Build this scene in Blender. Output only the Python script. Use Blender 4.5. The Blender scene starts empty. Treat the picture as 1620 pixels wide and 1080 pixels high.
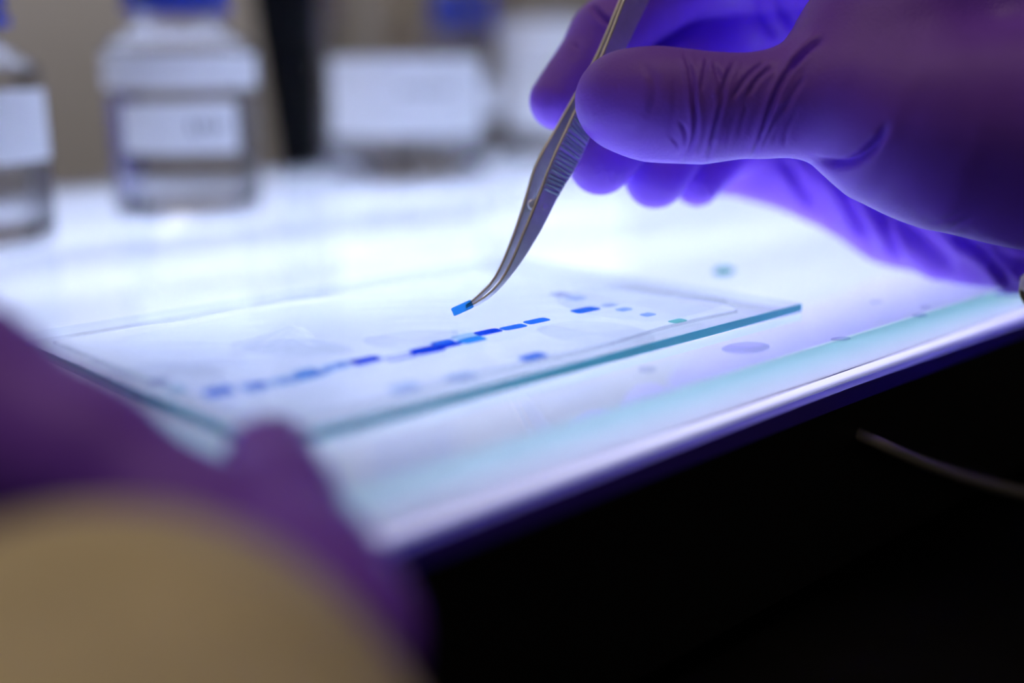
import bpy, bmesh, math, random
import numpy as np
from mathutils import Vector, Matrix

random.seed(7); np.random.seed(7)
scene = bpy.context.scene
COL = scene.collection
MM = 0.001

# ------------------------------------------------------------------ camera
F_PX = 1823.0
PITCH, ROLL, YAW = math.radians(13.59), math.radians(-0.38), math.radians(43.47)
Z_TOP = 62.0                                   # top of the light table glass above the bench (mm)
CAM = np.array([0.0, 0.0, Z_TOP + 57.0])
_cy, _sy = math.cos(YAW), math.sin(YAW)
FW = np.array([_sy*math.cos(PITCH), _cy*math.cos(PITCH), -math.sin(PITCH)])
_R = np.array([_cy, -_sy, 0.0]); _U = np.cross(_R, FW)
RT = _R*math.cos(ROLL) + _U*math.sin(ROLL)
UP = -_R*math.sin(ROLL) + _U*math.cos(ROLL)
FOCUS = 246.5
LAMP = 1.05
cam_data = bpy.data.cameras.new('camera')
cam = bpy.data.objects.new('camera', cam_data); COL.objects.link(cam)
cam.matrix_world = Matrix(((RT[0], UP[0], -FW[0], CAM[0]*MM), (RT[1], UP[1], -FW[1], CAM[1]*MM),
                           (RT[2], UP[2], -FW[2], CAM[2]*MM), (0, 0, 0, 1)))
cam_data.sensor_width = 36.0; cam_data.lens = F_PX/1620*36.0
cam_data.clip_start = 0.005; cam_data.clip_end = 20
cam_data.dof.use_dof = True; cam_data.dof.focus_distance = FOCUS*MM
cam_data.dof.aperture_fstop = 3.2
scene.camera = cam

# ------------------------------------------------------------------ world, room light, exposure
w = bpy.data.worlds.new('room'); scene.world = w; w.use_nodes = True
bg = w.node_tree.nodes['Background']; bg.inputs[0].default_value = (1.0, 0.90, 0.80, 1); bg.inputs[1].default_value = 0.045
def area(name, loc, target, size, energy, col):
    l = bpy.data.lights.new(name, 'AREA'); l.energy = energy; l.color = col; l.shape = 'RECTANGLE'
    l.size, l.size_y = size
    o = bpy.data.objects.new(name, l); COL.objects.link(o); o.location = loc
    o.rotation_euler = (Vector(target)-Vector(loc)).to_track_quat('-Z', 'Y').to_euler()
    return o
area('ceiling_light', (0.0, 0.12, 1.5), (0.05, 0.2, 0.05), (1.2, 0.6), 3.6, (1.0, 0.76, 0.56))
area('wall_fill', (0.35, 0.62, 0.75), (0.35, 1.0, 0.45), (1.4, 0.12), 4.8, (1.0, 0.965, 0.985))  # added unseen fill, only there to brighten the back wall
vs = scene.view_settings
vs.view_transform = 'Standard'; vs.look = 'None'; vs.exposure = 0.0; vs.gamma = 1.0; vs.use_curve_mapping = False
try:
    scene.cycles.use_denoising = True
    scene.cycles.max_bounces = 16; scene.cycles.transmission_bounces = 16; scene.cycles.transparent_max_bounces = 24
except Exception:
    pass

# ------------------------------------------------------------------ helpers
def C(px, py, d):
    """point (mm) seen at a picture position at depth d in front of the lens"""
    return CAM + d*(FW + RT*((px-810)/F_PX) - UP*((py-540)/F_PX))
def W(px, py, z=Z_TOP):
    """point (mm) where the sight line meets the level z"""
    v = FW + RT*((px-810)/F_PX) - UP*((py-540)/F_PX)
    return CAM + v*((z-CAM[2])/v[2])
def smooth(me):
    me.polygons.foreach_set('use_smooth', [True]*len(me.polygons))
def mesh_obj(name, verts, faces, mat, parent=None, shade=False, origin=None):
    """verts in mm (world); the object's origin sits at `origin` (mm)"""
    v = np.asarray(verts, float)
    o0 = np.asarray(origin if origin is not None else (0, 0, 0), float)
    me = bpy.data.meshes.new(name)
    me.from_pydata(((v-o0)*MM).tolist(), [], [list(map(int, f)) for f in faces])
    bm = bmesh.new(); bm.from_mesh(me); bmesh.ops.recalc_face_normals(bm, faces=bm.faces); bm.to_mesh(me); bm.free()
    if shade: smooth(me)
    me.materials.append(mat)
    o = bpy.data.objects.new(name, me); COL.objects.link(o)
    o.location = o0*MM
    if parent is not None: attach(o, parent)
    return o
def attach(o, parent):
    o.parent = parent
    o.location = Vector(o.location) - world_loc(parent)
def world_loc(o):
    l = Vector(o.location)
    if o.parent is not None: l = l + world_loc(o.parent)
    return l
def empty(name, loc):
    o = bpy.data.objects.new(name, None); COL.objects.link(o); o.location = Vector(loc)*MM
    o.empty_display_size = 0.01
    return o
def tag(o, label, cat=None, group=None, kind=None):
    if label: o['label'] = label
    if cat: o['category'] = cat
    if group: o['group'] = group
    if kind: o['kind'] = kind
    return o
def box_vf(x0, x1, y0, y1, z0, z1):
    v = [(x, y, z) for z in (z0, z1) for y in (y0, y1) for x in (x0, x1)]
    return v, [(0, 2, 3, 1), (4, 5, 7, 6), (0, 1, 5, 4), (2, 6, 7, 3), (0, 4, 6, 2), (1, 3, 7, 5)]
def box(name, x0, x1, y0, y1, z0, z1, mat, parent=None, bevel=0.0, seg=2):
    v, f = box_vf(x0, x1, y0, y1, z0, z1)
    o = mesh_obj(name, v, f, mat, parent, origin=((x0+x1)/2, (y0+y1)/2, z0))
    if bevel:
        bm = bmesh.new(); bm.from_mesh(o.data)
        bmesh.ops.bevel(bm, geom=bm.edges[:], offset=bevel*MM, segments=seg, affect='EDGES', profile=0.5)
        bm.to_mesh(o.data); bm.free()
    return o
def lathe_vf(profile, c, n=64, closed=False):
    """profile [(r, z)] around the vertical axis through c; returns verts, faces"""
    v, f = [], []
    for r, z in profile:
        for k in range(n):
            a = 2*math.pi*k/n
            v.append((c[0]+r*math.cos(a), c[1]+r*math.sin(a), c[2]+z))
    m = len(profile)
    for i in range(m-1 if not closed else m):
        j = (i+1) % m
        for k in range(n):
            l = (k+1) % n
            f.append((i*n+k, i*n+l, j*n+l, j*n+k))
    return v, f
def tube_vf(pts, radii, n=12, caps=True):
    pts = [np.asarray(p, float) for p in pts]; v, f = [], []
    up = np.array([0, 0, 1.0]); m = len(pts)
    for i, p in enumerate(pts):
        t = pts[min(i+1, m-1)]-pts[max(i-1, 0)]; t = t/np.linalg.norm(t)
        a = np.cross(t, up)
        if np.linalg.norm(a) < 1e-6: a = np.array([1.0, 0, 0])
        a /= np.linalg.norm(a); b = np.cross(t, a)
        r = radii[i] if hasattr(radii, '__len__') else radii
        for k in range(n):
            q = 2*math.pi*k/n
            v.append(p + r*(math.cos(q)*a+math.sin(q)*b))
    for i in range(m-1):
        for k in range(n):
            l = (k+1) % n
            f.append((i*n+k, i*n+l, (i+1)*n+l, (i+1)*n+k))
    if caps:
        f.append(tuple(range(n-1, -1, -1))); f.append(tuple((m-1)*n+k for k in range(n)))
    return v, f
def spline(pts, n):
    """smooth curve through pts (Hermite on chord length), n samples"""
    P = np.asarray(pts, float)
    t = np.r_[0, np.cumsum(np.maximum(1e-6, np.linalg.norm(np.diff(P, axis=0), axis=1)))]
    closed = np.allclose(P[0], P[-1])
    sl = np.diff(P, axis=0)/np.diff(t)[:, None]; h = np.diff(t)
    m = np.empty_like(P)
    m[1:-1] = (sl[:-1]*h[1:, None]+sl[1:]*h[:-1, None])/(h[1:]+h[:-1])[:, None]
    m[0], m[-1] = sl[0], sl[-1]
    if closed: m[0] = m[-1] = (sl[0]+sl[-1])/2
    x = np.linspace(0, t[-1], n); i = np.clip(np.searchsorted(t, x, 'right')-1, 0, len(h)-1)
    u = ((x-t[i])/h[i])[:, None]; H = h[i][:, None]
    return ((1+2*u)*(1-u)**2)*P[i]+(u*(1-u)**2)*H*m[i]+(u*u*(3-2*u))*P[i+1]+(u*u*(u-1))*H*m[i+1]

# ------------------------------------------------------------------ materials
MATS = {}
def nmat(name):
    m = bpy.data.materials.new(name); m.use_nodes = True; MATS[name] = m
    nt = m.node_tree; return m, nt, nt.nodes['Principled BSDF'], nt.nodes['Material Output']
def pbr(name, col, rough=0.5, metal=0.0, spec=0.5, noise=0.0, nscale=40.0, bump=0.0, bscale=800.0, **kw):
    m, nt, b, out = nmat(name)
    b.inputs['Base Color'].default_value = (*col, 1); b.inputs['Roughness'].default_value = rough
    b.inputs['Metallic'].default_value = metal; b.inputs['Specular IOR Level'].default_value = spec
    for k, v in kw.items(): b.inputs[k.replace('_', ' ')].default_value = v
    tc = nt.nodes.new('ShaderNodeTexCoord')
    if noise:
        n = nt.nodes.new('ShaderNodeTexNoise'); n.inputs['Scale'].default_value = nscale; n.inputs['Detail'].default_value = 4
        nt.links.new(tc.outputs['Object'], n.inputs['Vector'])
        r = nt.nodes.new('ShaderNodeValToRGB')
        r.color_ramp.elements[0].position = 0.3; r.color_ramp.elements[1].position = 0.7
        r.color_ramp.elements[0].color = (*[c*(1-noise) for c in col], 1)
        r.color_ramp.elements[1].color = (*[min(1, c*(1+noise)) for c in col], 1)
        nt.links.new(n.outputs['Fac'], r.inputs['Fac']); nt.links.new(r.outputs['Color'], b.inputs['Base Color'])
    if bump:
        n = nt.nodes.new('ShaderNodeTexNoise'); n.inputs['Scale'].default_value = bscale; n.inputs['Detail'].default_value = 3
        nt.links.new(tc.outputs['Object'], n.inputs['Vector'])
        bp = nt.nodes.new('ShaderNodeBump'); bp.inputs['Strength'].default_value = bump; bp.inputs['Distance'].default_value = 0.0002
        nt.links.new(n.outputs['Fac'], bp.inputs['Height']); nt.links.new(bp.outputs['Normal'], b.inputs['Normal'])
    return m
def glass(name, absorb=None, density=0.0, ior=1.5, rough=0.0, col=(1, 1, 1)):
    m, nt, b, out = nmat(name); nt.nodes.remove(b)
    g = nt.nodes.new('ShaderNodeBsdfGlass'); g.inputs['IOR'].default_value = ior; g.inputs['Roughness'].default_value = rough
    g.inputs['Color'].default_value = (*col, 1)
    nt.links.new(g.outputs[0], out.inputs['Surface'])
    if absorb:
        v = nt.nodes.new('ShaderNodeVolumeAbsorption'); v.inputs['Color'].default_value = (*absorb, 1); v.inputs['Density'].default_value = density
        nt.links.new(v.outputs[0], out.inputs['Volume'])
    return m
def film(name, tint, gloss=0.6, ior=1.33, diffuse=None, dfac=0.0):
    """thin clear sheet: tinted transmission, Fresnel gloss, optionally a little body colour"""
    m, nt, b, out = nmat(name); nt.nodes.remove(b)
    t = nt.nodes.new('ShaderNodeBsdfTransparent'); t.inputs[0].default_value = (*tint, 1)
    src = t.outputs[0]
    if diffuse:
        d = nt.nodes.new('ShaderNodeBsdfDiffuse'); d.inputs[0].default_value = (*diffuse, 1)
        mx = nt.nodes.new('ShaderNodeMixShader'); mx.inputs[0].default_value = dfac
        nt.links.new(src, mx.inputs[1]); nt.links.new(d.outputs[0], mx.inputs[2]); src = mx.outputs[0]
    g = nt.nodes.new('ShaderNodeBsdfGlossy'); g.inputs['Roughness'].default_value = 0.08
    fr = nt.nodes.new('ShaderNodeFresnel'); fr.inputs['IOR'].default_value = ior
    mu = nt.nodes.new('ShaderNodeMath'); mu.operation = 'MULTIPLY'; mu.inputs[1].default_value = gloss
    nt.links.new(fr.outputs[0], mu.inputs[0])
    mx = nt.nodes.new('ShaderNodeMixShader'); nt.links.new(mu.outputs[0], mx.inputs[0])
    nt.links.new(src, mx.inputs[1]); nt.links.new(g.outputs[0], mx.inputs[2]); nt.links.new(mx.outputs[0], out.inputs['Surface'])
    return m
def emit(name, col, strength):
    m, nt, b, out = nmat(name); nt.nodes.remove(b)
    e = nt.nodes.new('ShaderNodeEmission'); e.inputs[0].default_value = (*col, 1); e.inputs[1].default_value = strength
    nt.links.new(e.outputs[0], out.inputs['Surface']); return m

def opal(name, col):
    m, nt, b, out = nmat(name); nt.nodes.remove(b)
    t = nt.nodes.new('ShaderNodeBsdfTranslucent'); t.inputs[0].default_value = (*col, 1)
    nt.links.new(t.outputs[0], out.inputs['Surface']); return m
def edge_glass(name, col, rough=0.15):
    m, nt, b, out = nmat(name); nt.nodes.remove(b)
    t = nt.nodes.new('ShaderNodeBsdfTranslucent'); t.inputs[0].default_value = (*col, 1)
    d = nt.nodes.new('ShaderNodeBsdfDiffuse'); d.inputs[0].default_value = (*col, 1)
    g = nt.nodes.new('ShaderNodeBsdfGlossy'); g.inputs['Roughness'].default_value = rough
    fr = nt.nodes.new('ShaderNodeFresnel'); fr.inputs['IOR'].default_value = 1.5
    a = nt.nodes.new('ShaderNodeMixShader'); a.inputs[0].default_value = 0.5
    nt.links.new(d.outputs[0], a.inputs[1]); nt.links.new(t.outputs[0], a.inputs[2])
    x = nt.nodes.new('ShaderNodeMixShader'); nt.links.new(fr.outputs[0], x.inputs[0])
    nt.links.new(a.outputs[0], x.inputs[1]); nt.links.new(g.outputs[0], x.inputs[2])
    nt.links.new(x.outputs[0], out.inputs['Surface']); return m
M_LIGHT = opal('opal acrylic', (0.92, 0.92, 0.92))
M_CAVITY = pbr('white lamp cavity', (0.85, 0.85, 0.85), 0.8)
M_PLATEFACE = film('plate glass face', (0.958, 0.974, 0.990), 0.3, 1.45)
M_PLATEEDGE = edge_glass('plate glass edge', (0.10, 0.60, 0.72))
M_TABLEGLASS = glass('table glass', (0.50, 0.70, 0.67), 75.0)
M_PLATE = glass('gel plate glass', (0.10, 0.60, 0.72), 14.0)
def soft_refract(name, tint, gloss, ior):
    """clear jelly: bends what lies behind it, with a weak surface gloss"""
    m, nt, b, out = nmat(name); nt.nodes.remove(b)
    r = nt.nodes.new('ShaderNodeBsdfRefraction'); r.inputs[0].default_value = (*tint, 1); r.inputs['IOR'].default_value = ior; r.inputs['Roughness'].default_value = 0.02
    g = nt.nodes.new('ShaderNodeBsdfGlossy'); g.inputs['Roughness'].default_value = 0.1
    fr = nt.nodes.new('ShaderNodeFresnel'); fr.inputs['IOR'].default_value = ior
    mu = nt.nodes.new('ShaderNodeMath'); mu.operation = 'MULTIPLY'; mu.inputs[1].default_value = gloss
    nt.links.new(fr.outputs[0], mu.inputs[0])
    x = nt.nodes.new('ShaderNodeMixShader'); nt.links.new(mu.outputs[0], x.inputs[0])
    nt.links.new(r.outputs[0], x.inputs[1]); nt.links.new(g.outputs[0], x.inputs[2]); nt.links.new(x.outputs[0], out.inputs['Surface']); return m
M_GEL = soft_refract('clear gel', (0.985, 0.99, 0.998), 0.15, 1.25)
M_WATER = film('water film', (0.968, 0.974, 0.988), 0.08, 1.33)
M_HOUSING = pbr('black housing', (0.006, 0.006, 0.008), 0.5, bump=0.1)
M_LIP = pbr('glow tinted indigo rim', (0.10, 0.05, 0.75), 0.4)  # panel glow on the dark lip is put into this colour
M_BENCH = pbr('black bench', (0.004, 0.004, 0.005), 0.8, noise=0.3, spec=0.1)
M_GLOVE = pbr('violet nitrile', (0.31, 0.105, 0.95), 0.45, noise=0.05, nscale=60, bump=0.8, bscale=1700, spec=0.4)
M_STEEL = pbr('brushed steel', (0.74, 0.75, 0.78), 0.48, metal=1.0, noise=0.08, nscale=300)
M_RIDGE = pbr('grip steel', (0.30, 0.36, 0.42), 0.6, metal=0.7)
M_STEELB = pbr('polished steel edge', (0.66, 0.59, 0.48), 0.35, metal=1.0)
M_SLEEVE = pbr('khaki cloth', (0.84, 0.73, 0.46), 0.9, noise=0.12, nscale=120, bump=0.4, bscale=2500)
M_BOTTLE = film('bottle glass', (0.95, 0.955, 0.965), 0.5, 1.45)
M_LIQUID = glass('clear liquid', ior=1.34, col=(0.93, 0.93, 0.95))
M_PAPER_BAND = pbr('white label paper and light band', (0.88, 0.89, 0.92), 0.7, noise=0.03)
M_INK = pbr('black ink', (0.03, 0.03, 0.04), 0.6)
M_CAP = pbr('blue cap plastic', (0.03, 0.07, 0.55), 0.4)
M_WALL = pbr('taupe wall', (0.42, 0.40, 0.385), 0.9, noise=0.06, nscale=5)
M_BLACK = pbr('black instrument', (0.003, 0.003, 0.004), 0.7, spec=0.1)
M_CREAM = pbr('cream plastic', (0.50, 0.43, 0.30), 0.6)
M_CORD = pbr('grey cord', (0.62, 0.56, 0.48), 0.6)

# ------------------------------------------------------------------ bench, wall
bench = box('lab_bench', -895, 1395, -500, 995, -30, 0, M_BENCH, bevel=2)
tag(bench, 'black laboratory bench under the light table', 'bench')
for nm, b in (('wall_back', (-900, 1400, 1000, 1020, -30, 1500)), ('wall_right', (1400, 1420, -500, 1020, -30, 1500))):
    box(nm, *b, M_WALL)['kind'] = 'structure'

# ------------------------------------------------------------------ light table
XL, XR, YF, YB = 84.0, 640.0, 124.0, 552.0
T_GLASS, T_OPAL, T_LIP = 7.8, 2.8, 3.8
lt = empty('light_table', ((XL+XR)/2, (YF+YB)/2, 0))
tag(lt, 'glowing white light table with thick glass top and black housing', 'light table')
z1 = Z_TOP; z2 = z1-T_GLASS; z3 = z2-T_OPAL; z4 = z3-T_LIP
box('glass_top', XL, XR, YF, YB, z2-0.1, z1, M_TABLEGLASS, lt, bevel=0.35)
# opal panel: a thin folded tray, its rims turned down
v, f = box_vf(XL+0.5, XR-0.5, YF+0.5, YB-0.5, z3, z2)
tag(mesh_obj('diffuser', v, f[1:], M_LIGHT, lt, origin=((XL+XR)/2, (YF+YB)/2, z3)), 'glowing opal acrylic panel')
def frame_vf(x0, x1, y0, y1, z0, z1, t):
    v = []
    for z in (z0, z1):
        for (a, b, c, d) in ((x0, x1, y0, y1), (x0+t, x1-t, y0+t, y1-t)):
            v += [(a, c, z), (b, c, z), (b, d, z), (a, d, z)]
    f = []
    for k in range(4):
        l = (k+1) % 4
        f += [(k, l, 8+l, 8+k), (4+l, 4+k, 12+k, 12+l), (k, 4+k, 4+l, l), (8+k, 8+l, 12+l, 12+k)]
    return v, f
v, f = frame_vf(XL-2.2, XR+2.2, YF-2.2, YB+2.2, z4, z3-0.1, 6.0)
tag(mesh_obj('rim', v, f, M_LIP, lt, origin=((XL+XR)/2, (YF+YB)/2, z4)), 'glow tinted indigo rim below the glowing panel')
v, f = frame_vf(XL+2.2, XR-2.2, YF+2.2, YB-2.2, 6, z4-0.05, 5.0)
mesh_obj('housing', v, f, M_HOUSING, lt, origin=((XL+XR)/2, (YF+YB)/2, 6))
box('base_pan', XL+7.5, XR-7.5, YF+7.5, YB-7.5, 6, 8, M_CAVITY, lt)
for x in (XL+30, XR-30):
    for y in (YF+30, YB-30):
        v, f = lathe_vf([(0.01, 0), (9, 0), (10, 1.5), (10, 5.9), (0.01, 5.9)], (x, y, 0), 24)
        mesh_obj('foot', v, f, M_HOUSING, lt, origin=(x, y, 0))
for k, (y, e) in enumerate(((165, 0.43), (235, 0.57), (310, 0.64), (400, 0.72), (490, 0.72))):   # the table's own lamp strips
    area('table_lamp', ((XL+XR)/2*MM, y*MM, 0.013), ((XL+XR)/2*MM, y*MM, 1.0), (0.54, 0.03), e*LAMP, (0.98, 0.965, 1.52))

# ------------------------------------------------------------------ glass plate with the gel
T_PLATE = 2.0
zp0 = Z_TOP+0.06; zp1 = zp0+T_PLATE
PX0, PX1, PY0, PY1 = 86.0, 230.5, 144.5, 244.0
plate = box('glass_plate', PX0, PX1, PY0, PY1, zp0, zp1, M_PLATEFACE, bevel=0.25)
plate.data.materials.append(M_PLATEEDGE)
for p in plate.data.polygons:
    if p.normal.y < -0.5 or p.normal.x < -0.5: p.material_index = 1
tag(plate, 'clear glass plate with teal edges lying on the light table', 'glass plate')

# clear gel sheet on the plate
zg0 = zp1+0.03; T_GEL = 0.7
def PG(px, py): return W(px, py, zg0+T_GEL)[:2]
gx0, gx1, gy0, gy1 = 89.0, 208.0, 149.0, 229.0
nx, ny = 220, 120
gv, gf = [], []
FOLD = [(PG(372, 547), PG(460, 521), 0.9), (PG(488, 535), PG(461, 521), 0.9), (PG(420, 545), PG(458, 523), 0.5)]
def gel_h(x, y):
    h = 0.10*math.sin(x*0.21+y*0.13)*math.sin(y*0.17+1.0)
    fo = 0.0
    for a_, b_, A in FOLD:                                   # pinched crease near the far edge
        ba = b_-a_; t = max(0.0, min(1.0, ((x-a_[0])*ba[0]+(y-a_[1])*ba[1])/(ba@ba)))
        q = np.hypot(x-a_[0]-t*ba[0], y-a_[1]-t*ba[1])
        if q < 6: fo = max(fo, A*(0.15+0.85*t)*(1.0*math.exp(-(q/0.75)**2)+0.35*math.exp(-(q/2.2)**2)))
    h += fo
    return h*(1 if h > 0 else 0.3)
def gel_xy(i, j):
    a, b = i/nx, j/ny
    x = gx0+(gx1-gx0)*a; y = gy0+(gy1-gy0)*b
    e = 1.2*math.sin(a*19)+0.7*math.sin(a*41+1); y += e*(b**8)*0.5 - 0.8*math.sin(a*13)*((1-b)**8)
    x += (5.0*math.sin(b*5.2+0.6)+1.5*math.sin(b*17))*(a**6)
    return x, y
for lay in (0, 1):
    for j in range(ny+1):
        for i in range(nx+1):
            x, y = gel_xy(i, j)
            gv.append((x, y, zg0+lay*(T_GEL+max(0, gel_h(x, y)))))
N1 = (nx+1)*(ny+1)
def gi(i, j, l): return l*N1+j*(nx+1)+i
for j in range(ny):
    for i in range(nx):
        gf.append((gi(i, j, 1), gi(i+1, j, 1), gi(i+1, j+1, 1), gi(i, j+1, 1)))
        gf.append((gi(i, j, 0), gi(i, j+1, 0), gi(i+1, j+1, 0), gi(i+1, j, 0)))
for i in range(nx):
    gf.append((gi(i, 0, 0), gi(i+1, 0, 0), gi(i+1, 0, 1), gi(i, 0, 1))); gf.append((gi(i, ny, 0), gi(i, ny, 1), gi(i+1, ny, 1), gi(i+1, ny, 0)))
for j in range(ny):
    gf.append((gi(0, j, 0), gi(0, j, 1), gi(0, j+1, 1), gi(0, j+1, 0))); gf.append((gi(nx, j, 0), gi(nx, j+1, 0), gi(nx, j+1, 1), gi(nx, j, 1)))
gel_n = nx*ny*2
gel = mesh_obj('gel_sheet', gv, gf, M_GEL, shade=True, origin=((gx0+gx1)/2, (gy0+gy1)/2, zg0))
M_GELSIDE = film('clear gel underside', (0.985, 0.99, 0.998), 0.1, 1.34)
gel.data.materials.append(M_GELSIDE)
gel.data.materials.append(film('cut gel edge glint', (0.97, 0.98, 0.998), 0.1, 1.34, (0.95, 0.96, 1.0), 0.12))  # whitish body colour stands in for the glint along the edge
for k, p in enumerate(gel.data.polygons):
    p.material_index = 2 if k >= gel_n else k % 2
tag(gel, 'thin clear gel sheet with a row of blue stained bands on the glass plate', 'gel')

# stained bands of the gel: (px, py, length px, depth px, colour key)
BAND = {}
def band_mat(key, tint):
    if key not in BAND: BAND[key] = film('stain '+key, tuple(c**0.5 for c in tint), 0.1, 1.34)
    return BAND[key]
band_mat('deep', (0.004, 0.07, 0.72)); band_mat('blue', (0.03, 0.22, 0.85)); band_mat('azure', (0.04, 0.36, 0.86))
band_mat('mid', (0.13, 0.30, 0.85)); band_mat('pale', (0.42, 0.60, 0.95)); band_mat('faint', (0.64, 0.74, 0.95))
band_mat('grey', (0.62, 0.64, 0.80)); band_mat('aqua', (0.60, 0.82, 0.90)); band_mat('green', (0.25, 0.72, 0.62))
bands = [
 (346, 620, 44, 14, 'mid', 0), (405, 612, 42, 15, 'pale', 0), (407, 609, 26, 7, 'mid', 0), (452, 602, 40, 13, 'pale', 0), (490, 594, 40, 9, 'azure', 0), (484, 588, 36, 9, 'pale', 0),
 (505, 590, 34, 8, 'pale', 0), (531, 580, 34, 10, 'pale', 0), (550, 575, 28, 9, 'faint', 0), (579, 571, 44, 10, 'deep', 0),
 (634, 565, 44, 8, 'deep', 1), (676, 554, 46, 11, 'deep', 0), (700, 542, 32, 6, 'blue', 0), (711, 546, 34, 6, 'deep', 0),
 (736, 533, 36, 8, 'aqua', 0), (747, 538, 36, 8, 'azure', 0), (772, 526, 37, 7, 'deep', 0), (812, 518, 36, 6, 'blue', 0), (849, 508, 34, 6, 'blue', 0),
 (926, 491, 36, 7, 'blue', 0), (843, 565, 38, 9, 'mid', 0), (1072, 508, 22, 5, 'green', 0), (1025, 498, 17, 5, 'pale', 0), (987, 490, 19, 5, 'pale', 0),
 (964, 483, 18, 5, 'faint', 0), (911, 472, 22, 7, 'faint', 0), (886, 466, 22, 7, 'grey', 0), (250, 605, 30, 12, 'grey', 0), (279, 616, 28, 12, 'aqua', 0),
 (640, 614, 44, 14, 'faint', 0), (730, 597, 44, 13, 'faint', 0),
]
def gel_top(x, y): return zg0+T_GEL+max(0, gel_h(x, y))
for (px, py, L, Dp, key, ring) in bands:
    a = W(px-L/2, py+L*0.11, zg0+T_GEL); b = W(px+L/2, py-L*0.11, zg0+T_GEL)
    c = (a+b)/2; hl = abs(b[0]-a[0])/2
    n_ = W(px, py-Dp/2, zg0+T_GEL); s_ = W(px, py+Dp/2, zg0+T_GEL)
    hw = max(0.8, np.linalg.norm(n_-s_)*0.5*0.85)
    # rounded slab (superellipse), optionally hollow with a thin far side, the opening standing in for a highlight
    n = 24; vv, ff = [], []
    def sup(t, A, B):
        ct, st = math.cos(t), math.sin(t)
        return A*math.copysign(abs(ct)**0.3, ct), B*math.copysign(abs(st)**0.45, st)
    rings = [(1.0, 0.03), (1.0, 0.12)] + ([(0.0, 0.0)] if False else [])
    for sc_, zz in rings:
        for k in range(n):
            x, y = sup(2*math.pi*k/n, hl*sc_, hw*sc_)
            x2, y2 = c[0]+x+y*0.15, c[1]+y
            vv.append((x2, y2, gel_top(x2, y2)+zz))
    for k in range(n):
        l = (k+1) % n; ff.append((k, l, n+l, n+k))
    if ring:
        for zz in (0.03, 0.12):
            for k in range(n):
                x, y = sup(2*math.pi*k/n, hl*0.86, hw*0.62)
                x2, y2 = c[0]+x+y*0.15, c[1]+y+hw*0.22
                vv.append((x2, y2, gel_top(x2, y2)+zz))
        for k in range(n):
            l = (k+1) % n
            ff += [(2*n+l, 2*n+k, 3*n+k, 3*n+l), (n+k, n+l, 3*n+l, 3*n+k), (l, k, 2*n+k, 2*n+l)]
    else:
        ff += [tuple(range(n-1, -1, -1)), tuple(range(n, 2*n))]
    mesh_obj('stained_band', vv, ff, BAND[key], gel, origin=(c[0], c[1], gel_top(c[0], c[1])))

# water films on gel and plate
def blob(name, pts, z, mat, label, cat, dome=0.12, group=None, parent=None):
    P = np.array([W(x, y, z)[:2] for x, y in pts]); P = np.vstack([P, P[:1]])
    Q = spline(P, 72)[:-1]; c = Q.mean(0); n = len(Q); vv, ff = [], []
    for s_, h in ((1.0, 0.0), (0.97, dome*0.6), (0.9, dome*0.9), (0.6, dome), (0.3, dome)):
        for q in Q: vv.append((*(c+(q-c)*s_), z+h))
    for r in range(4):
        for k in range(n):
            l = (k+1) % n; ff.append((r*n+k, r*n+l, (r+1)*n+l, (r+1)*n+k))
    ff.append(tuple(4*n+k for k in range(n))); ff.append(tuple(range(n-1, -1, -1)))
    o = mesh_obj(name, vv, ff, mat, parent, shade=True, origin=(c[0], c[1], z))
    if label: tag(o, label, cat, group)
    return o
zw = zg0+T_GEL+0.30
blob('water_film', [(382, 548), (440, 536), (520, 540), (556, 556), (520, 562), (440, 562), (395, 556)], zw, M_WATER,
     'thin wet patch beside the pinched fold of the gel', 'water film')
blob('water_film', [(575, 536), (640, 524), (720, 522), (700, 545), (640, 556), (600, 550)], zw, M_WATER,
     'thin wet patch on the gel left of the tweezer tip', 'water film')
blob('water_film', [(850, 520), (900, 508), (980, 512), (1035, 530), (1020, 546), (960, 550), (900, 540), (862, 530)], zw, M_WATER,
     'rounded wet patch on the gel near the teal front edge', 'water film')
blob('water_film', [(880, 470), (960, 452), (1060, 458), (1150, 474), (1110, 494), (1020, 508), (960, 502), (905, 490)], zw+0.25, M_WATER,
     'large pale wet patch near the far right corner of the plate', 'water film')
blob('water_film', [(170, 588), (260, 572), (340, 580), (350, 600), (280, 598), (215, 606)], zw, M_WATER,
     'faint wet patch at the left end of the gel', 'water film')

# drops on the table glass
M_DROPV = film('violet drop', (0.87, 0.86, 0.95), 0.15, 1.33); M_DROPG = film('green drop', (0.42, 0.78, 0.74), 0.4, 1.33)
M_DROPF = film('pale drop', (0.93, 0.93, 0.975), 0.2, 1.33)
def ell(px, py, a, b): return [(px+a*math.cos(t), py+b*math.sin(t)-0.05*a*math.cos(t)) for t in np.linspace(0, 2*math.pi, 12, endpoint=False)]
zt = Z_TOP+0.02
for (px, py, a, b, m, lab) in (
    (1180, 550, 38, 9, M_DROPV, 'oval violet drop on the table glass below the plate corner'),
    (1145, 429, 17, 7, M_DROPG, 'small green drop on the light table behind the plate'),
    (1024, 584, 14, 5, M_DROPF, 'faint round drop in front of the plate'),
    (1330, 536, 16, 3, M_DROPV, 'thin dried drop at the front glass edge'),
    (1455, 499, 12, 3, M_DROPV, 'narrow dried drop at the glass edge further right'),
    (1386, 478, 10, 2.5, M_DROPF, 'tiny dried drop on the glass below the palm'),
    (1464, 486, 9, 2.5, M_DROPF, 'tiny dried drop below the glove cuff')):
    blob('liquid_drop', ell(px, py, a, b), zt, m, lab, 'drop', 0.15, 'drops on the table glass')

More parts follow.
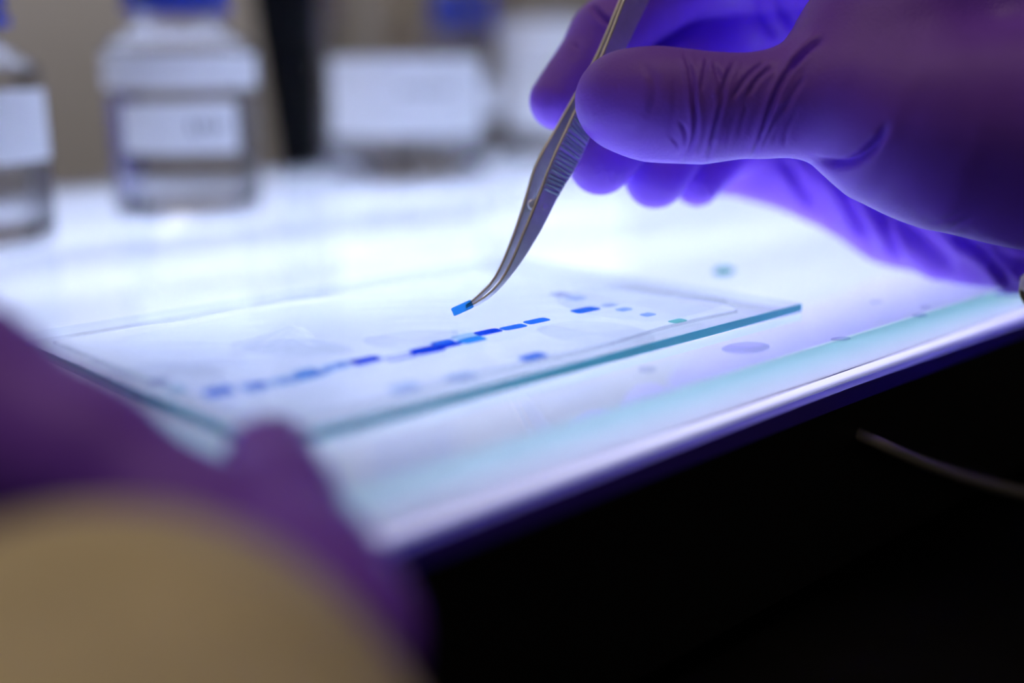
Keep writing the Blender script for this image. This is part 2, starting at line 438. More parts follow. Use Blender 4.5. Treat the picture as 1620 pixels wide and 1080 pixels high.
# ------------------------------------------------------------------ tweezers
def tdepth(py): return float(np.interp(py, [-420, 0, 200, 300, 420, 490], [262, 258.5, 257.5, 255.5, 252.5, 250]))
TH = math.tan(math.radians(32))
near_L = [(1168,-420),(1085,-230),(988,0),(957,79),(907.5,183),(868,270),(857,300),(830,367),(806,422),(794,442.6),(771,467),(752,479.5),(736.5,487)]
near_R = [(1215,-420),(1130,-230),(1028,0),(992,75),(942,200),(911,267),(889,303),(853,371),(819,424),(804,443),(780,468),(756,484),(739,489.5)]
far_L  = [(1162,-420),(1078,-230),(982,0),(947,83),(889,187),(845,270),(836.5,300),(815,367),(792,422),(780,443.5),(757,467),(747,476),(737,484)]
def arm_vf(L, R, gap, thick, seg=60):
    Ls, Rs = spline(L, seg), spline(R, seg)
    s = np.linspace(0, 1, seg); vv, ff = [], []
    for i in range(seg):
        d = tdepth((Ls[i, 1]+Rs[i, 1])/2)
        wpx = np.linalg.norm(Rs[i]-Ls[i]); half = wpx/2/F_PX*d*TH
        g = np.interp(s[i], [0, 0.3, 0.7, 1], [0.0, 1, 1, 0.15])*gap
        th = np.interp(s[i], [0, 0.55, 0.85, 1], [1.0, 1.0, 1.0, 0.5])*thick
        a = C(*Ls[i], d-half); b = C(*Rs[i], d+half)
        t = C(*Ls[min(i+1, seg-1)], d)-C(*Ls[max(i-1, 0)], d); t /= np.linalg.norm(t)
        wv = b-a; wv /= np.linalg.norm(wv)
        nrm = np.cross(t, wv); nrm /= np.linalg.norm(nrm)
        if nrm @ FW > 0: nrm = -nrm
        off = FW*g; bw = min(0.2, np.linalg.norm(b-a)*0.15)
        vv += [a+wv*bw+off, b-wv*bw+off, b-nrm*bw+off, b-nrm*(th-bw)+off, b-wv*bw-nrm*th+off, a+wv*bw-nrm*th+off, a-nrm*(th-bw)+off, a-nrm*bw+off]
    n = 8
    for i in range(seg-1):
        for k in range(n):
            l = (k+1) % n; ff.append((i*n+k, i*n+l, (i+1)*n+l, (i+1)*n+k))
    ff += [tuple(range(n-1, -1, -1)), tuple((seg-1)*n+k for k in range(n))]
    return vv, ff
tip3 = C(738, 488, 250)
tw = empty('tweezers', tip3)
tag(tw, 'curved steel tweezers with ridged grip held by the gloved hand', 'tweezers')
def far_R_pts():
    return [(l[0]+(r[0]-n_[0]), l[1]+(r[1]-n_[1])) for l, r, n_ in zip(far_L, near_R, near_L)]
def steel_arm(L, R, gap, label):
    vv, ff = arm_vf(L, R, gap, 1.1)
    o = mesh_obj('arm', vv, ff, M_STEEL, tw, origin=tip3)
    o.data.materials.append(M_STEELB)
    for p in o.data.polygons:
        vi = sorted(x % 8 for x in p.vertices)
        if len(set(vi)) == 2 and set(vi) in ({0, 7}, {1, 2}, {6, 7}): p.material_index = 1
    o['label'] = label
    return o
arm_near = steel_arm(near_L, near_R, 0.0, 'near steel arm with ridged grip face')
arm_far = steel_arm(far_L, far_R_pts(), 2.6, 'far steel arm with guide pin')
# ridges across the near arm
Ls, Rs = spline(near_L, 400), spline(near_R, 400)
def station(arr, y):
    k = int(np.argmin(abs(arr[:, 1]-y))); return arr[k]
NR = 17
for k in range(NR):
    u = k/(NR-1)
    yl = 176+(296-176)*u; yr = 208+(311-208)*u*0.97
    a2, b2 = station(Ls, yl), station(Rs, yr)
    d = tdepth((yl+yr)/2); half = np.linalg.norm(b2-a2)/2/F_PX*d*TH*0.9
    a = C(*(a2+(b2-a2)*0.05), d-half); b = C(*(a2+(b2-a2)*0.95), d+half)
    ax = b-a; ax /= np.linalg.norm(ax)
    nr = -FW-ax*(-FW@ax); nr /= np.linalg.norm(nr); sd = np.cross(ax, nr)
    vv, ff = [], []; m = 7
    for e, (p, sc_) in enumerate(((a, 0.35), (a+ax*0.25, 0.9), (a+ax*0.5, 1), (b-ax*0.5, 1), (b-ax*0.25, 0.9), (b, 0.35))):
        for q in range(m):
            t = math.pi*q/(m-1)
            vv.append(p+sd*(0.40*math.cos(t)*sc_)+nr*(0.52*math.sin(t)*sc_-0.1))
    for e in range(5):
        for q in range(m-1): ff.append((e*m+q, e*m+q+1, (e+1)*m+q+1, (e+1)*m+q))
        ff.append((e*m+m-1, e*m, (e+1)*m, (e+1)*m+m-1))
    ff += [tuple(range(m-1, -1, -1)), tuple(5*m+q for q in range(m))]
    mesh_obj('grip_ridge', vv, ff, M_RIDGE, arm_near, shade=True, origin=(a+b)/2)
# guide pin on the far arm, its round seat on the near arm
def disc_toward(name, p, r, h, nrm, mat, parent, n=24, hole=0.0):
    nrm = nrm/np.linalg.norm(nrm); a = np.cross(nrm, UP); a /= np.linalg.norm(a); b = np.cross(nrm, a); vv, ff = [], []
    prof = [(r, -0.3), (r, h*0.6), (r*0.85, h)] + ([(hole, h), (hole, h-0.35), (0.01, h-0.35)] if hole else [(0.01, h)])
    for rr, hh in prof:
        for k in range(n):
            t = 2*math.pi*k/n; vv.append(p+rr*(math.cos(t)*a+math.sin(t)*b)+nrm*hh)
    for i in range(len(prof)-1):
        for k in range(n):
            l = (k+1) % n; ff.append((i*n+k, i*n+l, (i+1)*n+l, (i+1)*n+k))
    return mesh_obj(name, vv, ff, mat, parent, shade=False, origin=p)
M_PINW = pbr('bright pin steel', (0.85, 0.87, 0.9), 0.4, metal=0.6)
nface = -FW*math.cos(math.radians(32))+RT*math.sin(math.radians(32))
disc_toward('guide_pin', C(843, 324, tdepth(324)+0.6), 1.3, 0.5, nface, M_PINW, arm_far, hole=0.6)
disc_toward('pin_seat', C(862, 327, tdepth(327)-0.05), 0.75, 0.12, nface, M_STEEL, arm_near)

# cut gel piece held in the tips
ga, gb = C(716, 494, 249.8), C(747, 480, 250.4)
M_CUT = film('blue gel piece', (0.22, 0.62, 0.99), 0.5, 1.35, (0.01, 0.22, 0.8), 0.22)
ax = (gb-ga)/np.linalg.norm(gb-ga); sd = np.cross(ax, -FW); sd /= np.linalg.norm(sd); nn = np.cross(sd, ax)
vv = []
for p, k in ((ga, 0.9), (ga+ax*0.35, 1.0), (gb-ax*0.35, 1.0), (gb, 0.85)):
    for x, y in ((-1, -1), (1, -1), (1, 1), (-1, 1)):
        vv.append(p+sd*(0.92*x*k)+nn*(0.55*y*k))
ff = [(i*4+k, i*4+(k+1) % 4, (i+1)*4+(k+1) % 4, (i+1)*4+k) for i in range(3) for k in range(4)]+[(3, 2, 1, 0), (12, 13, 14, 15)]
cut = mesh_obj('gel_piece', vv, ff, M_CUT, origin=ga)
tag(cut, 'tiny bright blue cut gel piece held in the tweezer tip', 'gel piece')

# ------------------------------------------------------------------ hands (one continuous surface from a distance field)
def cmm(px, py, d):
    """picture position at a depth -> camera-aligned mm (right, up, depth)"""
    return np.array([(px-810)/F_PX*d, -(py-540)/F_PX*d, d], np.float32)
def cam2world(V): return CAM + V[:, :1]*RT + V[:, 1:2]*UP + V[:, 2:3]*FW
def seg_sd(P, a, b, ra, rb):
    ba = b-a; t = np.clip(((P-a)@ba)/(ba@ba), 0, 1)
    q = P-a-t[:, None]*ba
    return np.sqrt((q*q).sum(1))-(ra+(rb-ra)*t)
def smin(a, b, k):
    h = np.clip(0.5+0.5*(b-a)/k, 0, 1)
    return b+(a-b)*h-k*h*(1-h)
def chain_sd(P, ch, k):
    d = None
    for (a, ra), (b, rb) in zip(ch[:-1], ch[1:]):
        s = seg_sd(P, a, b, ra, rb); d = s if d is None else smin(d, s, k)
    return d
def surface_nets(fn, lo, hi, h):
    n = np.ceil((hi-lo)/h).astype(int)+1
    ax = [lo[i]+h*np.arange(n[i], dtype=np.float32) for i in range(3)]
    v = np.empty(n, np.float32)
    yz = np.stack(np.meshgrid(ax[1], ax[2], indexing='ij'), -1).reshape(-1, 2).astype(np.float32)
    step = max(1, 400000//len(yz))
    for i in range(0, n[0], step):
        xs = ax[0][i:i+step]
        P = np.empty((len(xs), len(yz), 3), np.float32); P[:, :, 0] = xs[:, None]; P[:, :, 1:] = yz
        v[i:i+step] = fn(P.reshape(-1, 3)).reshape(len(xs), n[1], n[2])
    s = v < 0
    c = [s[dx:n[0]-1+dx, dy:n[1]-1+dy, dz:n[2]-1+dz] for dx in (0, 1) for dy in (0, 1) for dz in (0, 1)]
    cnt = sum(x.astype(np.int8) for x in c); m = (cnt > 0) & (cnt < 8)
    cells = np.argwhere(m); idx = -np.ones(m.shape, np.int64); idx[m] = np.arange(len(cells))
    acc = np.zeros((len(cells), 3)); num = np.zeros(len(cells))
    for axis in range(3):
        o1, o2 = [k for k in range(3) if k != axis]
        for p in (0, 1):
            for q in (0, 1):
                a = cells.copy(); a[:, o1] += p; a[:, o2] += q; b = a.copy(); b[:, axis] += 1
                va, vb = v[tuple(a.T)], v[tuple(b.T)]; cr = (va < 0) != (vb < 0)
                t = np.where(cr, va/np.where(cr, va-vb, 1), 0)
                pos = a.astype(float); pos[:, axis] += t
                acc[cr] += pos[cr]; num[cr] += 1
    V = acc/num[:, None]*h+lo
    F = []
    for axis in range(3):
        o1, o2 = [(1, 2), (2, 0), (0, 1)][axis]
        sl = [slice(None)]*3; sl[axis] = slice(0, n[axis]-1); sr = [slice(None)]*3; sr[axis] = slice(1, n[axis])
        cr = s[tuple(sl)] != s[tuple(sr)]
        e = np.argwhere(cr); e = e[(e[:, o1] > 0) & (e[:, o2] > 0) & (e[:, o1] < n[o1]-1) & (e[:, o2] < n[o2]-1)]
        inside = s[tuple(e.T)]
        def cell(p, q):
            x = e.copy(); x[:, o1] -= p; x[:, o2] -= q; return idx[tuple(x.T)]
        quad = np.stack([cell(1, 1), cell(0, 1), cell(0, 0), cell(1, 0)], 1)
        quad[~inside] = quad[~inside][:, ::-1]
        F.append(quad)
    return V, np.vstack(F)
def subdivide(V, F):
    E = np.sort(np.stack([F, np.roll(F, -1, 1)], -1).reshape(-1, 2), 1)
    U, inv = np.unique(E[:, 0]*len(V)+E[:, 1], return_inverse=True)
    ev = np.stack([U//len(V), U % len(V)], 1)
    mid = V[ev].mean(1); cen = V[F].mean(1)
    inv = inv.reshape(-1, 4)+len(V); c = np.arange(len(F))+len(V)+len(U)
    NF = np.vstack([np.stack([F[:, k], inv[:, k], c, inv[:, k-1]], 1) for k in range(4)])
    return np.vstack([V, mid, cen]), NF
def grad(fn, V, e=0.15):
    g = np.zeros_like(V)
    for i in range(3):
        d = np.zeros(3); d[i] = e
        g[:, i] = fn((V+d).astype(np.float32))-fn((V-d).astype(np.float32))
    return g/(2*e)
def project(fn, V, it=2):
    for _ in range(it):
        g = grad(fn, V); l = (g*g).sum(1, keepdims=True)+1e-6
        V = V-np.clip(fn(V.astype(np.float32))[:, None], -1, 1)*g/l
    return V
def taubin(V, F, it):
    e = np.unique(np.sort(np.stack([F, np.roll(F, -1, 1)], -1).reshape(-1, 2), 1), axis=0)
    a = np.r_[e[:, 0], e[:, 1]]; b = np.r_[e[:, 1], e[:, 0]]; n = len(V)
    deg = np.bincount(a, minlength=n)[:, None]
    inner = np.bincount(F.ravel(), minlength=n)[:, None] == deg          # keep the open wrist edge still
    for k in range(2*it):
        L = np.stack([np.bincount(a, V[b, c], n) for c in range(3)], 1)/np.maximum(deg, 1)-V
        V = V+np.where(inner, (0.55 if k % 2 == 0 else -0.565)*L, 0)
    return V
def to_px(V): return np.stack([810+V[:, 0]/V[:, 2]*F_PX, 540-V[:, 1]/V[:, 2]*F_PX], 1)
def poly_dist(Q, pts):
    """signed distance to a polyline in the picture and parameter along it"""
    best = np.full(len(Q), 1e9); sign = np.zeros(len(Q)); par = np.zeros(len(Q)); pts = np.asarray(pts, float)
    L = np.r_[0, np.cumsum(np.linalg.norm(np.diff(pts, axis=0), axis=1))]
    for i in range(len(pts)-1):
        a, b = pts[i], pts[i+1]; ba = b-a; t = np.clip(((Q-a)@ba)/(ba@ba), 0, 1)
        q = Q-a-t[:, None]*ba; d = np.sqrt((q*q).sum(1)); m = d < best
        best[m] = d[m]; sign[m] = np.sign(ba[0]*q[m, 1]-ba[1]*q[m, 0]); par[m] = (L[i]+t[m]*(L[i+1]-L[i]))/L[-1]
    return best, sign, par
def hand_object(name, fn, lo, hi, h, mat, origin, folds=(), subs=1, parent=None):
    V, F = surface_nets(fn, np.asarray(lo, float), np.asarray(hi, float), h)
    V = project(fn, V, 2)
    V = taubin(V, F, 45)
    for _ in range(subs): V, F = subdivide(V, F); V = taubin(V, F, 6)
    if folds:
        N = grad(fn, V); N /= np.linalg.norm(N, axis=1, keepdims=True)+1e-9
        Q = to_px(V); facing = -(N*V).sum(1)/np.linalg.norm(V, axis=1)
        disp = np.zeros(len(V))
        for (pts, A, sg, ridge, dmin, dmax) in folds:
            bb = np.array(pts); m = (facing > 0.0) & (V[:, 2] > dmin) & (V[:, 2] < dmax)
            m &= (Q[:, 0] > bb[:, 0].min()-6*sg) & (Q[:, 0] < bb[:, 0].max()+6*sg) & (Q[:, 1] > bb[:, 1].min()-6*sg) & (Q[:, 1] < bb[:, 1].max()+6*sg)
            if not m.any(): continue
            d, s, p = poly_dist(Q[m], spline(pts, 24) if len(pts) > 2 else pts)
            fade = np.clip(np.minimum(p, 1-p)/0.18+0.12, 0, 1)*np.clip(facing[m]/0.25, 0, 1)
            disp[m] += fade*A*(-np.exp(-(d/sg)**2)+ridge*np.exp(-((d*s-2.2*sg)/(1.6*sg))**2)+0.5*ridge*np.exp(-((d*s+2.4*sg)/(1.8*sg))**2))
        V = V+N*disp[:, None]
    Wv = cam2world(V); o0 = np.asarray(origin, float)
    me = bpy.data.meshes.new(name)
    me.vertices.add(len(V)); me.vertices.foreach_set('co', ((Wv-o0)*MM).astype(np.float32).ravel())
    me.loops.add(F.size); me.loops.foreach_set('vertex_index', F.ravel().astype(np.int32))
    me.polygons.add(len(F)); me.polygons.foreach_set('loop_start', np.arange(0, F.size, 4, dtype=np.int32))
    me.update(calc_edges=True); me.validate()
    smooth(me); me.materials.append(mat)
    o = bpy.data.objects.new(name, me); COL.objects.link(o); o.location = o0*MM
    if parent is not None: attach(o, parent)
    return o

# right hand: skeleton as (picture x, y, depth) and radius in mm
def J(px, py, d, r): return (cmm(px, py, d), r)
thumb = [J(1330, 158, 241, 11.2), J(1215, 166, 243, 9.7), J(1110, 171, 243, 10.2), J(1030, 165, 244, 10.5), J(983, 159, 245.5, 9.9)]
index = [J(1345, -62, 296, 10.5), J(1092, -34, 292, 10.0), J(1030, -5, 284, 9.7), J(962, 60, 275, 8.7), J(882, 160, 269.5, 6.6)]
middle = [J(1350, 15, 312, 11), J(1130, 45, 309, 9.8), J(1055, 125, 290, 8.8), J(1002, 190, 278, 8.2), J(950, 258, 269.5, 7.5)]
ring = [J(1360, 100, 322, 11), J(1150, 110, 319, 9.2), J(1090, 190, 296, 8.5), J(1037, 281, 279, 7.5)]
pinky = [J(1370, 210, 322, 10.5), J(1200, 205, 324, 9.0), J(1150, 230, 309, 7.8), J(1103, 288, 293, 6.2)]
palm = [
    [J(1330, 158, 241, 11.4), J(1400, 189, 240, 15.0), J(1500, 208, 239.5, 18.6), J(1640, 217, 240, 21.5), J(1850, 210, 245, 24)],          # thenar
    [J(1345, -62, 296, 10.5), J(1500, -50, 262, 20), J(1700, 40, 254, 25), J(1900, 120, 254, 27)],              # index side
    [J(1248, 142, 244, 7.6), J(1346, 50, 249, 8.4), J(1444, -45, 256, 12.0)],
    [J(1350, 150, 243, 11.0), J(1410, 70, 247, 13.5), J(1470, -40, 256, 17.0)],                                   # web
    [J(1350, -10, 312, 11.5), J(1600, 120, 290, 20), J(1900, 170, 285, 24)],
    [J(1360, 100, 322, 12.0), J(1600, 220, 300, 20), J(1900, 220, 290, 24)],
    [J(1330, 275, 324, 14.3), J(1430, 318, 316, 16.3), J(1560, 342, 304, 17.8), J(1640, 345, 298, 17.5), J(1900, 300, 290, 24)],   # ulnar edge
    [J(1150, 250, 324, 10.5), J(1240, 252, 326, 11.5), J(1330, 270, 324, 13.5)],
]
def right_hand(P):
    pd = None
    for ch in palm:
        s = chain_sd(P, ch, 8); pd = s if pd is None else smin(pd, s, 9)
    d = smin(pd, chain_sd(P, thumb, 6), 3.5)
    for ch in (index, middle, ring, pinky):
        d = np.minimum(d, smin(pd, chain_sd(P, ch, 3), 5))
    return d
TD = (200, 264); PD = (255, 360)
rfolds = [
 ([(1083,84),(1092,111),(1097,158),(1101,195),(1094,232),(1080,255)], 0.85, 3.2, 0.5, *TD),
 ([(1074,190),(1086,212),(1083,235),(1072,252)], 0.35, 2.8, 0.5, *TD), ([(1062,215),(1074,232),(1070,250)], 0.22, 2.8, 0.5, *TD),
 ([(1162,98),(1148,127),(1143,158),(1134,195),(1122,247)], 0.75, 3.0, 0.5, *TD),
 ([(1300,58),(1258,99),(1238,127),(1218,174),(1206,212),(1190,249)], 0.85, 3.3, 0.5, *TD),
 ([(1302,60),(1278,78),(1250,108)], 0.9, 5.0, 0.3, *TD),
 ([(1250,158),(1229,188),(1204,238)], 0.45, 3.0, 0.5, *TD), ([(1262,175),(1246,205),(1240,235)], 0.2, 3.5, 0.5, *TD),
 ([(1119,91),(1113,127),(1111,142)], 0.55, 3.0, 0.5, *TD),
 ([(1128,98),(1139,129),(1138,160)], 0.65, 3.4, 0.5, *TD),
 ([(1160,156),(1182,123),(1212,96)], 0.55, 3.2, 0.6, *TD),
 ([(1184,152),(1198,127),(1224,104)], 0.45, 3.4, 0.5, *TD),
 ([(1170,215),(1176,190),(1184,165)], 0.2, 3.2, 0.5, *TD), ([(1150,232),(1156,205),(1164,180)], 0.16, 3.2, 0.5, *TD),
 ([(1240,178),(1254,150),(1272,124)], 0.35, 4.0, 0.4, *TD),
 ([(1014,96),(1033,127),(1035,155),(1022,190)], 0.26, 6.0, 0.25, *TD),
 ([(1066,118),(1068,160),(1064,215)], 0.14, 5.0, 0.3, *TD), ([(1020,190),(1000,208),(985,205)], 0.12, 6.0, 0.3, *TD),
 ([(1290,250),(1318,261),(1344,257),(1368,243),(1392,220),(1404,198)], 1.7, 5.5, 0.12, *TD),
 ([(1300,256),(1330,264),(1362,252),(1396,222)], 0.7, 12.0, 0.0, *TD),
 ([(1470,352),(1500,345),(1522,335)], 0.2, 3.5, 0.5, *TD), ([(1500,365),(1520,352),(1538,345)], 0.2, 3.5, 0.5, *TD),
 ([(1310,260),(1336,300),(1376,382)], 1.8, 8, 0.6, *PD), ([(1355,285),(1397,340),(1428,412)], 2.1, 8, 0.6, *PD),
 ([(1405,330),(1450,372),(1512,432)], 2.4, 11, 0.6, *PD), ([(1505,365),(1560,402),(1604,448)], 1.6, 7, 0.8, *PD),
 ([(1240,250),(1262,285),(1290,330)], 1.3, 8, 0.6, *PD), ([(1570,390),(1600,412),(1640,425)], 1.6, 9, 0.7, *PD),
 ([(934,6),(950,25),(972,42)], 1.0, 4.0, 0.25, 258, 300), ([(907,70),(911,75),(914,79)], 0.3, 3.0, 0.4, 255, 300),
 ([(1205,-20),(1215,30),(1235,60)], 1.2, 10, 0.5, 262, 360), ([(1235,-20),(1245,20),(1262,45)], 1.2, 9, 0.5, 262, 360),
]
wr = cmm(1700, 200, 275); wrist_w = cam2world(wr[None])[0]
rh = empty('gloved_hand', wrist_w)
tag(rh, 'right hand in violet nitrile glove gripping the tweezers over the plate', 'gloved hand')
hand_object('hand_in_glove', right_hand, (0, -12, 215), (152, 118, 346), 0.8, M_GLOVE, wrist_w, rfolds, 1, rh)

# cuff of the sleeve under the right glove
def sleeve_vf(path, n=48, t=1.2, wob=0.05):
    """path: (centre mm, radius) from the cuff edge backwards; a cloth tube with wall thickness and soft folds"""
    vv, ff = [], []; m = len(path)
    cs = [np.asarray(p[0], float) for p in path]
    for lay in (0, 1):
        for i in range(m):
            tdir = cs[min(i+1, m-1)]-cs[max(i-1, 0)]; tdir /= np.linalg.norm(tdir)
            a = np.cross(tdir, UP); a /= np.linalg.norm(a); b = np.cross(tdir, a)
            for k in range(n):
                q = 2*math.pi*k/n
                r = path[i][1]*(1+wob*math.sin(3*q+i*0.9)+0.5*wob*math.sin(7*q-i*1.3)*min(1, i/2)) - lay*t
                vv.append(cs[i]+r*(math.cos(q)*a+math.sin(q)*b))
    for lay in (0, 1):
        for i in range(m-1):
            for k in range(n):
                l = (k+1) % n; o = lay*m*n
                ff.append((o+i*n+k, o+i*n+l, o+(i+1)*n+l, o+(i+1)*n+k))
    for e in (0, m-1):
        for k in range(n):
            l = (k+1) % n; ff.append((e*n+k, e*n+l, m*n+e*n+l, m*n+e*n+k))
    return vv, ff
pth = [(C(1790, 185, 266), 46), (C(1815, 185, 266), 48), (C(1900, 180, 265), 48), (C(2050, 170, 263), 49), (C(2300, 150, 260), 50)]
vv, ff = sleeve_vf(pth, wob=0.03)
slv = tag(mesh_obj('sleeve', vv, ff, M_SLEEVE, rh, shade=True, origin=pth[0][0]), 'khaki sleeve cuff')
pth = [(C(1622, 471, 257), 2.4), (C(1636, 464, 257), 4.6), (C(1690, 436, 258), 7), (C(1770, 395, 259), 9), (C(1850, 360, 260), 10)]
vv, ff = sleeve_vf(pth, wob=0.06, t=0.8)
mesh_obj('cuff_fold', vv, ff, M_SLEEVE, slv, shade=True, origin=pth[0][0])

# ------------------------------------------------------------------ left hand in the foreground
l_thumb = [J(525, 1010, 134, 8.2), J(478, 900, 143, 7.8), J(440, 803, 153, 7.3), J(426, 726, 163, 6.3)]
l_index = [J(325, 855, 144, 8.8), J(120, 735, 147, 10.6), J(-80, 625, 150, 12.2), J(-300, 560, 160, 10.0)]
l_middle = [J(260, 960, 146, 9.5), J(60, 880, 156, 9.5), J(-150, 800, 164, 9.0), J(-300, 790, 170, 8.0)]
l_ring = [J(240, 1040, 150, 9.5), J(40, 990, 162, 9.0), J(-140, 940, 168, 8.5), J(-260, 950, 172, 7.6)]
l_pinky = [J(240, 1110, 150, 9.0), J(60, 1090, 160, 8.0), J(-90, 1070, 165, 7.4)]
l_palm = [[J(330, 868, 144, 9.0), J(380, 1000, 138, 13), J(300, 1180, 130, 19), J(150, 1500, 112, 19)], [J(525, 1010, 134, 8.5), J(400, 1130, 130, 16)],
          [J(260, 960, 146, 10), J(300, 1180, 138, 16)], [J(240, 1060, 148, 10), J(290, 1230, 138, 15)]]
def left_hand(P):
    pd = None
    for ch in l_palm:
        q = chain_sd(P, ch, 6); pd = q if pd is None else smin(pd, q, 9)
    d = None
    for ch in (l_thumb, l_index, l_middle, l_ring, l_pinky):
        q = smin(pd, chain_sd(P, ch, 4), 8); d = q if d is None else np.minimum(d, q)
    return d
lw = C(150, 1400, 116)
lh = empty('gloved_hand', lw)
tag(lh, 'blurred left hand in dark violet glove steadying the plate in the foreground', 'gloved hand')
hand_object('hand_in_glove', left_hand, (-125, -85, 98), (20, 8, 190), 1.5, M_GLOVE, lw, (), 0, lh)
pth = [(C(190, 1345, 121), 36.0), (C(180, 1370, 118), 37.5), (C(110, 1450, 112), 38), (C(60, 1600, 100), 38), (C(-60, 1900, 82), 39), (C(-260, 2500, 62), 40)]
vv, ff = sleeve_vf(pth, wob=0.03)
tag(mesh_obj('sleeve', vv, ff, M_SLEEVE, lh, shade=True, origin=pth[0][0]), 'khaki sleeve cuff')

# ------------------------------------------------------------------ bottles on the light table
def bottle(px, py, r, body, neck_r, cap_r, label, level, labels_bands, cap=True, marks=(), ring=None):
    c = W(px, py); c[2] = Z_TOP+0.05
    b = empty('reagent_bottle', c); tag(b, label, 'bottle', 'reagent bottles on the light table')
    sh = r*0.42; tw_ = r*0.055
    outer = [(0.01, 1.2), (r*0.75, 0.6), (r*0.86, 0.0), (r*0.95, 0.7), (r, 3.5), (r, body)]
    for k in range(1, 9):
        t = k/8; outer.append((neck_r+(r-neck_r)*(1+math.cos(math.pi*t))/2, body+sh*t))
    top = body+sh+23; outer += [(neck_r, top), (neck_r-0.4, top+0.4)]
    inner = []
    v, f = lathe_vf(outer, c, 72)
    g = mesh_obj('glass_body', v, f, M_BOTTLE, b, shade=True, origin=c)
    v, f = lathe_vf([(0.01, 3.4), (r-2.5, 3.6), (r-0.9, 6.0), (r-0.8, level), (0.01, level)], c, 64)
    mesh_obj('liquid', v, f, M_LIQUID, b, shade=False, origin=c)
    if cap:
        z0 = body+sh+7; v, f = lathe_vf([(neck_r+0.4, z0), (cap_r, z0), (cap_r, z0+18), (cap_r-1.5, z0+20), (0.01, z0+20), (0.01, z0+18.2), (neck_r+0.4, z0+18.0)], c, 48)
        co = mesh_obj('cap', v, f, M_CAP, b, shade=False, origin=c)
        v, f = lathe_vf([(neck_r+0.3, z0-4.5), (neck_r+4, z0-4.5), (neck_r+4, z0-1.5), (neck_r+0.3, z0-1.5)], c, 48, closed=True)
        mesh_obj('pouring_ring', v, f, M_CAP, b, shade=False, origin=c)
    ang = math.atan2(CAM[1]-c[1], CAM[0]-c[0])
    for (a0, a1, za, zb) in labels_bands:
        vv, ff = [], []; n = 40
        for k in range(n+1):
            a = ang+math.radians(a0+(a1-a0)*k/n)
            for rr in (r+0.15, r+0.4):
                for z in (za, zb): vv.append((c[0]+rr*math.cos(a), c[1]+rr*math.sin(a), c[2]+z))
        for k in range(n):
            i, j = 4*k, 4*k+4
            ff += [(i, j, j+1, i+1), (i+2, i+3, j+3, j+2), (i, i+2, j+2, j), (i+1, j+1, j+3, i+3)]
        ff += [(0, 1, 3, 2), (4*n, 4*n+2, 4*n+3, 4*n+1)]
        lab = mesh_obj('label', vv, ff, M_PAPER_BAND, b, origin=c); lab['label'] = 'white paper label or painted band of light in the glass'
    for (a0, a1, za, zb) in marks:                      # blurred ink strokes on the label
        vv, ff = [], []; n = 4
        for k in range(n+1):
            a = ang+math.radians(a0+(a1-a0)*k/n); rr = r+0.46
            for z in (za, zb): vv.append((c[0]+rr*math.cos(a), c[1]+rr*math.sin(a), c[2]+z))
        for k in range(n): ff.append((2*k, 2*k+2, 2*k+3, 2*k+1))
        mesh_obj('ink_mark', vv, ff, M_INK, lab, origin=c)
    return b
def strokes(a0, n, da, z0, z1):
    out = []
    for k in range(n):
        a = a0+k*da
        out.append((a, a+da*0.28, z0, z1))
        out.append((a+da*0.28, a+da*0.62, *(((z0+z1)/2-0.4, (z0+z1)/2+0.4) if k % 2 else (z0, z0+0.8))))
    return out
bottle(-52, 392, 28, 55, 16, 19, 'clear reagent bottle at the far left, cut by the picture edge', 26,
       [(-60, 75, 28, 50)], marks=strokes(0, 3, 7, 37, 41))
bottle(302, 340, 28, 62, 16, 19.5, 'clear reagent bottle with blue cap, white label and a painted band of table light', 46,
       [(-110, 110, 48.5, 61), (-50, 42, 25.5, 44)], marks=strokes(4, 4, 7, 33, 37.5))  # upper full wrap stands in for table light showing through the glass
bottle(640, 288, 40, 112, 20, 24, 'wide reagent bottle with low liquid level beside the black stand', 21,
       [(-55, 70, 24, 60)], marks=strokes(0, 6, 6, 44, 46.5))  # lower part of the label stands in for bright glass above the liquid
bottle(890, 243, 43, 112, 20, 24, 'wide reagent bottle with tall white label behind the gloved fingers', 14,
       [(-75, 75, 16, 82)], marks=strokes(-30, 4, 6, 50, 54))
bottle(735, 246, 28, 62, 16, 19.5, 'small blue capped bottle at the back between the two wide bottles', 30, [(-50, 50, 26, 46)])

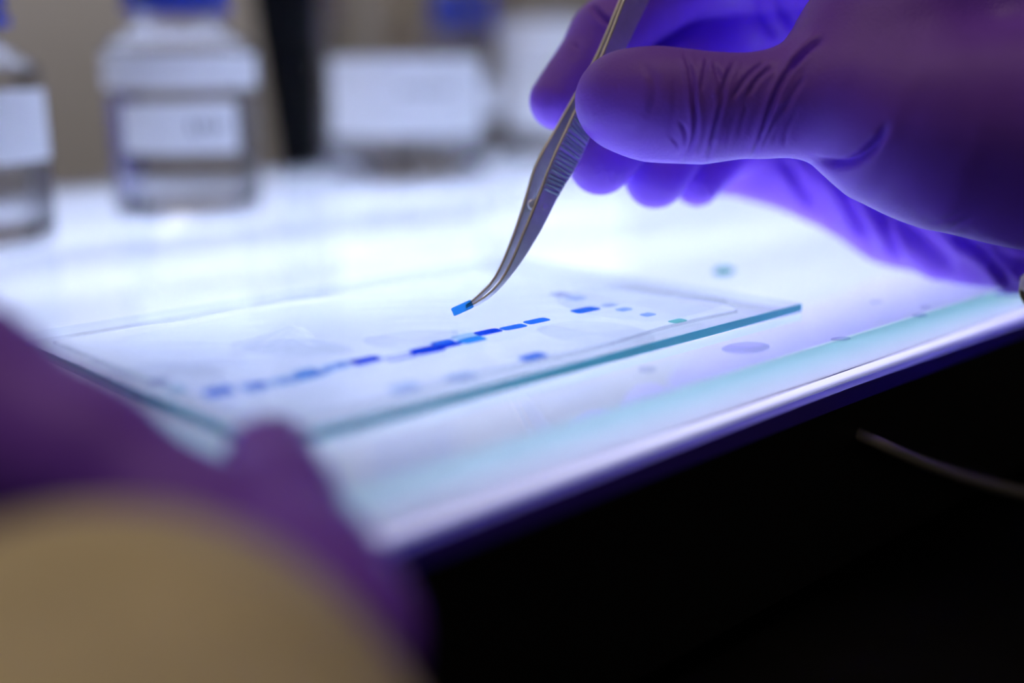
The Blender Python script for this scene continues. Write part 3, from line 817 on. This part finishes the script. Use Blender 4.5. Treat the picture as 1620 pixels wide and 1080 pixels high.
# ------------------------------------------------------------------ things behind the table
def prism(name, base, z0, z1, top, mat, label, cat):
    v = [(x, y, z0) for x, y in base]+[(x, y, z1) for x, y in top]; n = len(base)
    f = [(k, (k+1) % n, n+(k+1) % n, n+k) for k in range(n)]+[tuple(range(n-1, -1, -1)), tuple(range(n, 2*n))]
    o = mesh_obj(name, v, f, mat, origin=(*np.mean(base, 0), z0))
    bm = bmesh.new(); bm.from_mesh(o.data); bmesh.ops.bevel(bm, geom=bm.edges[:], offset=0.0015, segments=2, affect='EDGES'); bm.to_mesh(o.data); bm.free()
    return tag(o, label, cat)
p0, p1 = W(440, 268)[:2], W(497, 264)[:2]
q0, q1 = C(398, 0, 590)[:2], C(492, 0, 590)[:2]
dv = np.array([FW[0], FW[1]])*60
s0 = (Z_TOP-0)/1.0
def at0(bot, topv, zt_):   # continue the slanted side down to the bench
    k = (0-Z_TOP)/(zt_-Z_TOP); return bot+(topv-bot)*k
zt_ = C(400, 0, 590)[2]
B = [at0(p0, q0, zt_), at0(p1, q1, zt_)]; T = [p0+(q0-p0)*2.2, p1+(q1-p1)*2.2]
zT = Z_TOP+(zt_-Z_TOP)*2.2
prism('instrument_stand', [B[0], B[1], B[1]+dv, B[0]+dv], 0, zT, [T[0], T[1], T[1]+dv, T[0]+dv], M_BLACK,
      'black tapering instrument stand behind the light table', 'stand')

# pale containers on the bench behind the bottles
def back_box(name, x0, x1, ytop, d, depth, label):
    a, b = C(x0, 200, d)[:2], C(x1, 200, d)[:2]; k = np.array([FW[0], FW[1]])*depth
    return prism(name, [a, b, b+k, a+k], 0, C(x0, ytop, d)[2], [a, b, b+k, a+k], M_CREAM, label, 'container')
back_box('storage_box', 502, 560, -60, 760, 40, 'tall cream storage box behind the wide bottle next to the black stand')
back_box('storage_box', 606, 672, -20, 800, 45, 'cream storage box seen through the shoulder of the wide bottle')
back_box('storage_box', 770, 836, -30, 860, 45, 'cream storage box behind the blue capped small bottle')

# cord in front of the housing
def on_front(px, py, off=3.0):
    v = FW+RT*((px-810)/F_PX)-UP*((py-540)/F_PX); t = (YF+2.2-off-CAM[1])/v[1]; return CAM+v*t
cp = [on_front(1352, 684, -1.0), on_front(1375, 694, 3), on_front(1430, 719, 4), on_front(1510, 749, 4), on_front(1620, 780, 4), on_front(1760, 805, 5), on_front(1900, 815, 8)]
q_ = cp[-1]
cp += [np.array([q_[0]+60, q_[1]-8, 3.0]), np.array([q_[0]+160, q_[1]-30, 1.5]), np.array([q_[0]+420, q_[1]-140, 1.5]), np.array([q_[0]+800, q_[1]-200, 1.5])]
v, f = tube_vf(spline(cp, 140), 1.45, 12)
cord = mesh_obj('cord', v, f, M_CORD, shade=True, origin=cp[0])
tag(cord, 'thin grey cord hanging in front of the black housing', 'cord')
